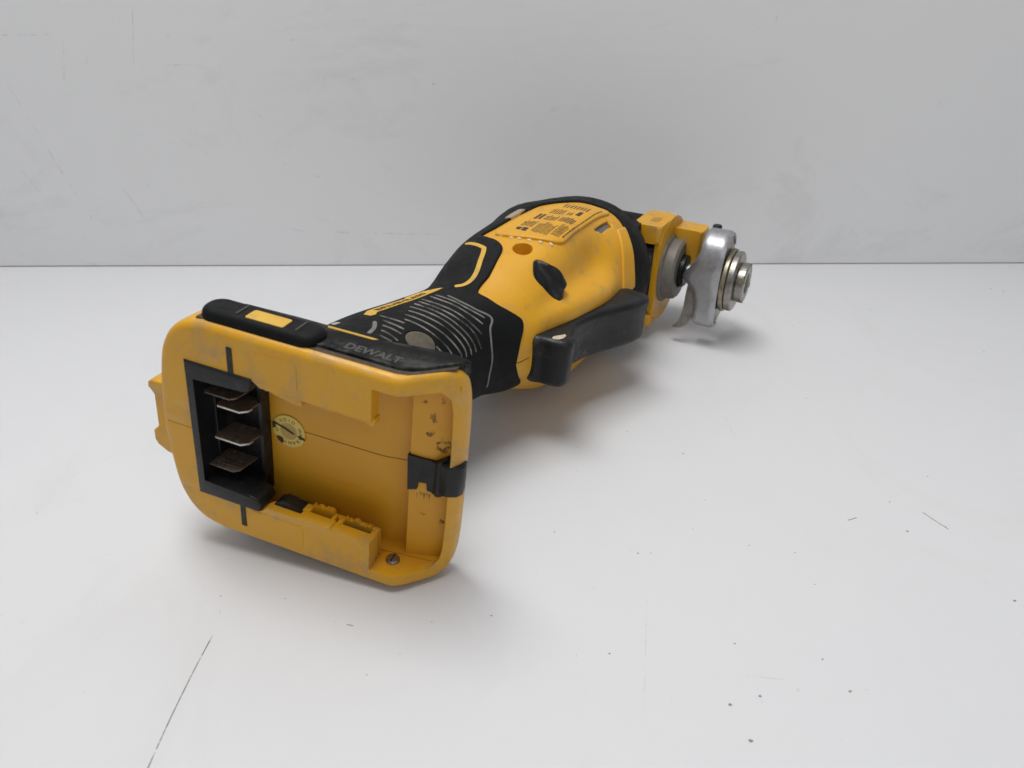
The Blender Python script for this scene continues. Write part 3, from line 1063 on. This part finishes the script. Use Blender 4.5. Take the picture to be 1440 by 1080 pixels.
# lower rail: thick lip with two open pockets, broken along its top edge
def zb(y0, y1, x0, x1, z0, z1, mat=YELF, nm='rail_wall'):
    return box(nm, (x0, x1), (y0, y1), (z0, z1), mat, foot, 0.3, 2)


zb(8.2, 33, 6.4, 8.0, -33.5, -22.6)
zb(8.2, 10.2, 3.9, 7.0, -33.5, -22.9)
zb(19.8, 21.6, 3.9, 7.0, -33.5, -22.2)
zb(22.6, 23.8, 3.9, 7.0, -33.5, -21.8)
zb(31.4, 34.0, 3.9, 7.6, -33.5, -22.0)
zb(21.9, 33.4, 0.1, 4.3, -24.2, -22.0)
zb(44, 34, 3.9, 9.0, -33.5, -22.8, BPL, 'black_rail')
ext('broken_edge', [(33.4, -23.4), (33.4, -22.4), (35.0, -22.0), (37.5, -20.2), (40.5, -19.9), (43.0, -21.6), (44.2, -23.4)], 2.6, 7.0, BPL, foot, 0, 0.4, 2)
rj = random.Random(17)


def jag(y0, y1, zlo, ztop, amp, x0, x1, mat, nm, sgn=1):
    k = max(4, int((y1 - y0) / 0.7))
    L = [(y0, zlo)] + [(y0 + (y1 - y0) * i / k + rj.uniform(-0.15, 0.15), ztop + sgn * rj.uniform(-amp, amp)) for i in range(k + 1)] + [(y1, zlo)]
    return ext(nm, L, x0, x1, mat, foot, 0, 0)


jag(10.4, 19.8, -24.5, -22.2, 0.7, 6.3, 7.9, YELF, 'chipped_edge')
jag(23.9, 31.2, -24.5, -21.4, 0.8, 6.3, 7.9, YELF, 'chipped_edge')
jag(8.4, 19.6, -24.2, -22.9, 0.3, 0.05, 1.2, YELF, 'chipped_edge')
jag(9.0, 27.5, 23.6, 21.2, 0.5, 1.5, 4.4, YELF, 'chipped_edge')
jag(30.5, 43.0, 23.6, 22.0, 0.3, 0.6, 3.9, YELF, 'chipped_edge')
# shallow step on the rail face
for sg in (1, -1):
    ext('face_panel', rrect(31.5, 47.0, 25.2, 34.2, 0.6) if sg > 0 else rrect(31.5, 50.5, -33.6, -25.6, 0.6), -0.14, 0.4, YELF, foot, 0, 0.13, 1)
# pocket screw
scr = lathe('pocket_screw', [(0.01, 1.0), (1.9, 0.9), (2.3, 0.3), (2.3, -1.0)], Matrix.Translation((7.3, 3.3, -33.4)) @ Matrix.Rotation(math.radians(90), 4, 'X'), DSTEEL, foot, 20)
box('screw_slot', (5.4, 9.2), (3.0, 3.6), (-32.6, -32.35), INK_SHADE, foot, 0.05, 1)
# black latch catch on the swept-back end
LT = [(1.6, 6.6), (-3.2, 5.6), (-6.5, 5.2), (-8.2, 6.2), (-10.0, 7.4), (-11.4, 6.4), (-12.2, 5.0), (-12.2, -5.6), (-11.0, -6.8), (-7.0, -6.6), (-4.6, -6.2), (-4.4, -3.4), (-1.8, -3.2), (-1.6, -6.0), (1.2, -6.6)]


def strip_x(y):
    return np.interp(-y, [-1, 6, 11.2, 12.2, 13], [12.0, 14.0, 16.0, 16.4, 15.0])


LT2 = dens(LT, 1.0)
V, Fc = [], []
pts2 = [Vector(p) for p in LT2]
gr_ = [Vector((y, z)) for y in np.arange(-12, 1.6, 0.8) for z in np.arange(-6.4, 7, 0.8)]
gr_ = [q for q, k in zip(gr_, inside_v(np.array([tuple(q) for q in gr_]), LT2)) if k]
V2, _, F2, *_ = geometry.delaunay_2d_cdt(pts2 + gr_, [], [list(range(len(pts2)))], 1, 1e-5)
for q in V2:
    y, z = q
    ridge = 2.3 * math.exp(-((y + 8.4) / 1.5) ** 2) + 1.6 * math.exp(-((y + 11.4) / 1.2) ** 2)
    V.append((strip_x(y) - 0.9 - ridge, y, z))
nv = len(V)
for q in V2:
    V.append((strip_x(q[0]) + 1.0, q[0], q[1]))
ecount = {}
for f in F2:
    Fc.append(tuple(f))
    for i in range(len(f)):
        e = (f[i], f[(i + 1) % len(f)])
        k = (min(e), max(e))
        ecount[k] = None if k in ecount else e
for e in ecount.values():
    if e:
        Fc.append((e[1], e[0], nv + e[0], nv + e[1]))
latch = mesh('latch', V, Fc, BPL, tool, sharp=45)
ext('latch_tab', [(12.6, -8), (10.9, -11.4), (12.4, -14.6), (14.5, -15.7), (17.5, -15.2), (17.5, -8)], -5.2, 6.2, BPL, latch, 2, 0.8, 3)
# rub marks of the battery latch
RUB = plain('rub_mark', (0.16, 0.10, 0.05), 0.9, 0, 0.5, 900)
SMEAR = mark_mat('dark_smear', (0.10, 0.062, 0.035), 0.46, 700, 0.75)
rr_ = random.Random(11)
for k in range(16):
    y = rr_.uniform(-5.5, -1.5)
    z = -7.2 - rr_.uniform(0.2, 1.0)
    ln = rr_.uniform(0.8, 3.2)
    x = strip_x(y) - 0.06
    mesh('rub_mark', [(x, y, z), (x, y + 0.22, z), (x, y + 0.1, z - ln)], [(0, 1, 2)], RUB, latch, smooth=False, recalc=False)

for (y, z, r, e) in ((-2.6, 31.8, 1.5, 0.6), (-5.2, 20.5, 0.8, 2.0), (-2.4, 25.5, 0.7, 0.5), (-7.5, 26.5, 0.5, 1.5), (-4.5, 14.5, 0.9, 0.7), (-9.2, -19, 0.9, 0.8), (-3.5, -16, 0.6, 1.0), (-6.5, 30.5, 1.0, 0.4), (-8.2, 10.5, 1.3, 1.3)):
    L = []
    for k in range(14):
        a = 2 * math.pi * k / 14
        q = 1.9 * r * rr_.uniform(0.45, 1.1)
        L.append((y + q * math.cos(a), z + q * e * math.sin(a)))
    mesh('smudge', [(strip_x(p[0]) - 0.09, p[0], p[1]) for p in L], [tuple(range(14))], SMEAR, latch, smooth=False, recalc=False)
# terminal block with its four blades
tb = ext('terminal_block', [(69.8, 24.9), (46.6, 24.9), (46.6, 23.2), (47.5, 20.4), (50, 19.4), (67.6, 19.8), (67.6, -19.8), (50, -19.2), (47.2, -20.2), (46.2, -22.4), (47.4, -24.9), (69.8, -24.9)], -0.7, 8.0, BPL, tool, 0, 0.7, 3)
box('block_side', (7.6, 13.5), (67.3, 69.65), (-24.5, 24.5), BPL, tb, 0.2, 1)
for z_ in (21.5, -23.5):
    box('block_arm', (7.6, 13.5), (52.0, 69.4), (z_ - 1.5, z_ + 3.0), BPL, tb, 0.2, 1)
box('block_back', (12.6, 14.2), (51.5, 69.6), (-26, 26), BPL, tb, 0.2, 1)
box('block_edge', (10.0, 14.2), (51.4, 52.6), (-20, 21), BPL, tb, 0.2, 1)
for z, y0, y1, x0, mt in ((12.6, 56.0, 67.0, 3.0, COPPER), (9.0, 52.6, 63.0, 3.2, TIN), (-3.4, 53.2, 65.0, 3.2, TIN), (-15.2, 57.0, 68.6, 3.0, COPPER)):
    bl = ext('terminal_blade', [(12.8, y1 - 1), (x0 + 1.2, y1), (x0, y1 - 0.6), (x0, y0 + 1.6), (x0 + 1.6, y0), (12.8, y0 - 1.0)], z - 0.3, z + 0.3, COPPER, tb, 2, 0.1, 1)
    if mt is TIN:
        box('blade_edge', (x0 - 0.12, x0 + 0.25), (y0 + 1.7, y1 - 0.8), (z - 0.45, z + 0.3), TIN, tb, 0.08, 1)
        ext('blade_edge', [(x0 - 0.1, y0 + 1.7), (x0 + 1.55, y0 - 0.12), (6.5, y0 - 0.6), (6.5, y0 - 0.2), (x0 + 1.8, y0 + 0.25), (x0 + 0.25, y0 + 1.9)], z - 0.45, z + 0.3, TIN, tb, 2, 0.08, 1)
for k in range(3):
    box('blade_streak', (3.6 + k * 1.6, 4.3 + k * 1.6), (58.5, 67.0), (-14.78, -14.70), TIN, tb, 0.02, 1)
for sg in (1, -1):
    box('locating_rib', (-0.25, 1.0), (52.6, 54.4), (24.6, 33.4) if sg > 0 else (-33.4, -24.6), BPL, tb, 0.2, 1)

# hooks on the far end
ext('end_hook', [(79, 11), (86.6, 10.8), (88.0, 9.8), (88.2, 8.0), (87.0, 6.8), (85.2, 6.2), (85.4, -7.0), (87.4, -7.6), (88.6, -9.0), (88.6, -12.6), (87.4, -13.8), (84, -16.2), (79, -17)], 3.0, 11.0, YELF, foot, 0, 0.6, 3)
ext('hook_pad', rrect(78, 84.6, 4, 14.0, 2), 6.0, 14.0, BLK, foot, 0, 1.0, 3)

# rubber bumpers on both sides of the foot
def bumper(sg):
    zt = 38.4
    fr = [(Xf(y) + 4.6, y) for y in (62, 40, 20, 8, 2, -1, -4, -8, -11, -12.8)]
    bk = [(18.5, -13.2), (19.5, -8), (18.5, -3), (16.5, 4), (15.8, 14), (15.8, 40), (15.8, 58), (12.0, 66.5), (7.5, 66.5)]
    if sg < 0:
        fr, bk = [p for p in fr if p[1] > -7], [p for p in bk if p[1] > -7]
    o = ext('foot_bumper', fr + bk, *((zt - 4.0, zt + 1.3) if sg > 0 else (-zt - 0.6, -zt + 4.0)), BLK, tool, 2, 1.0 if sg > 0 else 0.5, 3)
    z0, z1 = (zt, 42.0) if sg > 0 else (-42.0, -zt)
    blk = pill('bumper_block', rrect(2.0, 12.8, 27.0, 66.0, 5.0, 10) if sg > 0 else rrect(6.5, 15.5, 26.5, 64, 4.0, 7), z0 - 1.0 if sg > 0 else z0, z1, 2.4 if sg > 0 else 1.2, BLK, o, sg > 0)
    if sg < 0:
        return o
    zs = (z1 - 0.35, z1 + 0.22) if sg > 0 else (z0 - 0.22, z0 + 0.35)
    ext('inlay', rrect(4.0, 9.2, 38.0, 50.4, 0.6), *zs, STRIPE, o, 2, 0.15, 2)
    for y in (34.2, 53.6):
        ext('groove_rib', rrect(4.4, 10.6, y - 0.4, y + 0.4, 0.35), *zs, INK_SHADE, o, 2, 0.1, 1)
    ze = (zt + 1.0, zt + 1.6) if sg > 0 else (-zt - 1.9, -zt - 1.2)
    ext('edge_stripe', [(15.3, 30.5), (14.4, 30.0), (14.5, 15.5), (15.4, 14.2)], *ze, STRIPE, o, 2, 0.2, 1)
    gz = (zt - 0.4, zt + 0.42) if sg > 0 else (-zt - 0.35, -zt + 0.4)
    ext('grime_line', [(Xf(y) + 2.6, y) for y in (66, 40, 20, 8, 2, -1, -4, -8, -11)] + [(Xf(y) + 5.2, y) for y in (-11, -8, -4, -1, 2, 8, 20, 40, 66)], *gz, GRIME, o, 2, 0.1, 1)
    if sg > 0:
        place_text('lettering', 'DEWALT', lambda x, y, z, w_: (6.6 + y * 1.0, 20.4 - x / w_ * 17.2, zt + 1.33 + z * 1.0), plain('letter_highlight_grey', (0.055, 0.055, 0.053), 0.5), o, 4.4, 0.04, bold=0.13)  # lighter grey paints in the highlights on the engraved letters
    return o


bumper(1)
bumper(-1)

# round foil sticker in the recess
SX = 14.05
sc = (44.7, -1.5)


def disc(name, r, x, mat, parent, n=48, r0=0.0, wob=0.0):
    rr = random.Random(5)
    V = [(x, sc[0] + (r + rr.uniform(-wob, wob)) * math.cos(2 * math.pi * k / n), sc[1] + (r + rr.uniform(-wob, wob)) * math.sin(2 * math.pi * k / n)) for k in range(n)]
    V += [(x + 0.4, v[1], v[2]) for v in V]
    Fc = [tuple(range(n))] + [(k, (k + 1) % n, n + (k + 1) % n, n + k) for k in range(n)]
    return mesh(name, V, Fc, mat, parent, sharp=30)


stk = disc('warranty_sticker', 5.9, SX, STICK, tool, wob=0.05)
disc('sticker_centre', 3.1, SX - 0.04, STICK2, stk)


def ring_text(txt, a_start, a_end):
    n = len(txt)
    for i, ch in enumerate(txt):
        if ch == ' ':
            continue
        a = math.radians(a_start + (a_end - a_start) * i / (n - 1))      # clockwise from the top as the reader sees it
        V, Fc = text_mesh(ch, 1.75, 0.02)
        xs = [v[0] for v in V]
        mid = (max(xs) + min(xs)) / 2
        out = []
        for x, y, z in V:
            r_ = 3.75 + y
            u = x - mid
            # reader looks along +X: right is -Y, up is +Z
            px = r_ * math.sin(a) + u * math.cos(a)
            pz = r_ * math.cos(a) - u * math.sin(a)
            out.append((SX - 0.06 - z, sc[0] - px, sc[1] + pz))
        mesh('lettering', out, Fc, SEAM, stk, smooth=False, recalc=False)


ring_text('VOID WARRANTY O', -38, 262)
TORN = plain('torn_foil', (0.055, 0.035, 0.012), 0.7, 0, 0.6, 900)
for L in ([(5.3, 2.6), (3.4, 1.9), (1.0, 1.4), (-1.6, 0.2), (-2.6, -0.5), (-1.2, -0.6), (1.4, 0.4), (3.6, 1.2), (5.8, 1.6)],
          [(6.0, 1.8), (4.8, 2.0), (4.6, 0.2), (5.9, -0.4)], [(-2.9, -0.8), (-4.2, -0.4), (-6.0, -1.0), (-5.9, -1.8), (-4.2, -1.6)],
          [(4.8, -3.0), (3.4, -2.7), (2.2, -3.2), (1.9, -4.4), (2.6, -5.4), (4.0, -4.6)]):
    mesh('torn_patch', [(SX - 0.085, sc[0] + y, sc[1] + z) for y, z in L], [tuple(range(len(L)))], TORN, stk, smooth=False, recalc=False)

# grime pressed into corners and edges of the foot
for pts, r in (([(13.8, -12.4, 28), (14.6, -12.3, 18), (15.0, -12.4, 8)], 0.5), ([(14.8, -12.4, -8), (14.4, -12.4, -20), (13.2, -12.2, -29)], 0.45)):
    tube('corner_grime', pts, r, plain('pale_grime', (0.42, 0.34, 0.22), 0.9, 0, 0.5, 400), foot, 6)

# ------------------------------------------------------------------ specks, pencil lines and scuffs on table and board
SPECK = plain('speck', (0.26, 0.255, 0.25), 0.9)
SPECKS = [(157.3, 181.2, 3), (58.9, 142.6, 3.4), (67.7, 145.4, 2.6), (61.5, 131.6, 3.2), (138.5, 214.7, 3), (139.3, 231.3, 2.2), (69.3, 263.0, 2.4), (133.8, 307.8, 1.8), (48.7, 279.6, 1.6), (14.9, 214.3, 2), (42.5, 203.3, 2), (46.8, 203.3, 1.8), (153.1, 217.0, 1.8), (160.7, 247.3, 1.6), (92.8, 147.0, 3), (-6.3, 174.9, 2.2), (202.8, 407.4, 2.2), (287.9, 439.4, 3), (293.1, 434.9, 3), (239.7, 355.4, 2.2), (158.7, 410.5, 1.8), (89.2, 158.1, 2), (65.4, 163.9, 2), (28.2, 160.2, 1.8), (26.8, 267.7, 1.5), (81.0, 207.2, 1.6), (95.7, 203.6, 1.6), (97.2, 188.4, 1.4), (71.4, 232.6, 1.4), (63.5, 215.9, 1.4), (-71.2, 182.1, 1.4), (-91.9, 183.3, 1.6), (-90.0, 176.6, 1.2), (-40.8, 152.6, 1.3), (-24.3, 172.3, 1.3)]
rs = random.Random(21)
for k in range(22):
    SPECKS.append((rs.uniform(-260, 300), rs.uniform(120, 460), rs.uniform(0.4, 0.9)))
V, Fc = [], []
for x, y, s in SPECKS:
    r = s * 0.155
    b0 = len(V)
    n = 7
    for k in range(n):
        a = 2 * math.pi * k / n
        q = r * rs.uniform(0.6, 1.2)
        V.append((x + q * math.cos(a) * 1.3, y + q * math.sin(a), 0.03))
    V.append((x, y, 0.03 + r * 0.5))
    for k in range(n):
        Fc.append((b0 + k, b0 + (k + 1) % n, b0 + n))
sp = mesh('dust_specks', V, Fc, SPECK, None, smooth=False, recalc=False)
sp['kind'] = 'stuff'
sp['label'] = 'tiny dark crumbs and dust specks scattered over the white table'
sp['category'] = 'dust'


PENCIL = mark_mat('pencil_line', (0.2, 0.195, 0.19), 0.36, 300, 0.85)
FAINT = mark_mat('faint_scratch', (0.36, 0.35, 0.34), 0.45, 160, 0.14)
LINES = [[(-88.9, 167.5), (-89.9, 153.6), (-90.5, 138.4), (-90.6, 124.0), (-90.4, 100)], [(119.8, 220.6), (123.7, 222.2)], [(148.7, 225.4), (150.3, 221.8), (153.6, 215.5)], [(93.3, 292.3), (92.8, 277.9)], [(-50.0, 171.4), (-47.8, 170.8)], [(103.0, 217.4), (104.2, 206.1), (108.8, 205.4)], [(-166.6, 228.8), (-158.3, 236.0)], [(58.2, 153.6), (77.3, 150.6)], [(151.2, 193.9), (156.1, 181.8)], [(43.0, 185.8), (34.6, 136.2)], [(-170.6, 247.3), (-160.6, 262.0)]]
WLINES = [[(-287.4, 136.9), (-275.5, 136.5), (-257.4, 136.9)], [(-209.1, 150.6), (-215.2, 121.3)], [(-193.0, 139.8), (-192.4, 133.2)], [(-203.2, 120.5), (-182.7, 121.3)], [(-211.3, 120.5), (-210.2, 120.1)], [(-255.4, 104.7), (-254.4, 103.9)], [(-251.9, 132.5), (-257.7, 109.8)], [(-290.7, 113.6), (-265.4, 38.8)], [(-241.2, 56.5), (-229.4, 32.0)], [(-240.8, 128.8), (-241.4, 120.5)], [(-297.9, 62.9), (-289.4, 47.7)], [(-143.5, 25.2), (-130.3, 22.8)], [(-123.6, 22.8), (-45.0, 20.5)], [(-152.3, 96.0), (-146.6, 92.4)], [(-125.8, 58.6), (-113.0, 56.5)], [(-108.5, 113.6), (-107.3, 113.3)], [(-93.4, 113.3), (-90.1, 112.9)], [(-46.0, 110.6), (-44.4, 110.6)], [(-210.3, 52.6), (-208.7, 51.7)], [(-223.8, 52.6), (-221.3, 52.1)], [(-218.0, 146.3), (-217.0, 145.6)], [(-262.6, 37.9), (-262.1, 26.1)], [(250.9, 100.0), (252.1, 98.8)], [(148.0, 147.0), (147.2, 139.8)], [(215.2, 112.5), (215.8, 111.7)], [(215.7, 22.8), (216.7, 22.4)], [(240.4, 61.6), (241.3, 61.2)], [(42.7, 136.2), (43.6, 135.8)]]


def flat_line(name, L, wd, mat, parent, mapf):
    P = [Vector(p) for p in (smooth_loop(L, 6, closed=False) if len(L) > 2 else [(L[0][0] + (L[1][0] - L[0][0]) * k / 6, L[0][1] + (L[1][1] - L[0][1]) * k / 6) for k in range(7)])]
    V, Fc = [], []
    for i, p in enumerate(P):
        t = (P[min(i + 1, len(P) - 1)] - P[max(i - 1, 0)]).normalized()
        nrm = Vector((-t.y, t.x)) * wd / 2 * (0.35 if i in (0, len(P) - 1) else rs.uniform(0.7, 1.15))
        V += [mapf(p + nrm), mapf(p - nrm)]
    for i in range(len(P) - 1):
        Fc.append((2 * i, 2 * i + 1, 2 * i + 3, 2 * i + 2))
    return mesh(name, V, Fc, mat, parent, smooth=False, recalc=False)


for i, L in enumerate(LINES):
    flat_line('pencil_mark' if i in (0, 1, 2, 4) else 'scratch', L, 0.36 if i == 0 else 0.34, PENCIL if i in (0, 1, 2, 4) else FAINT, table, lambda p: (p.x, p.y, 0.05))
for i, L in enumerate(WLINES):
    ln = math.hypot(L[-1][0] - L[0][0], L[-1][1] - L[0][1])
    o = flat_line('scuff', L, 1.6 if ln < 4 else 0.8, FAINT, board, lambda p: (p.x, -0.06, p.y))
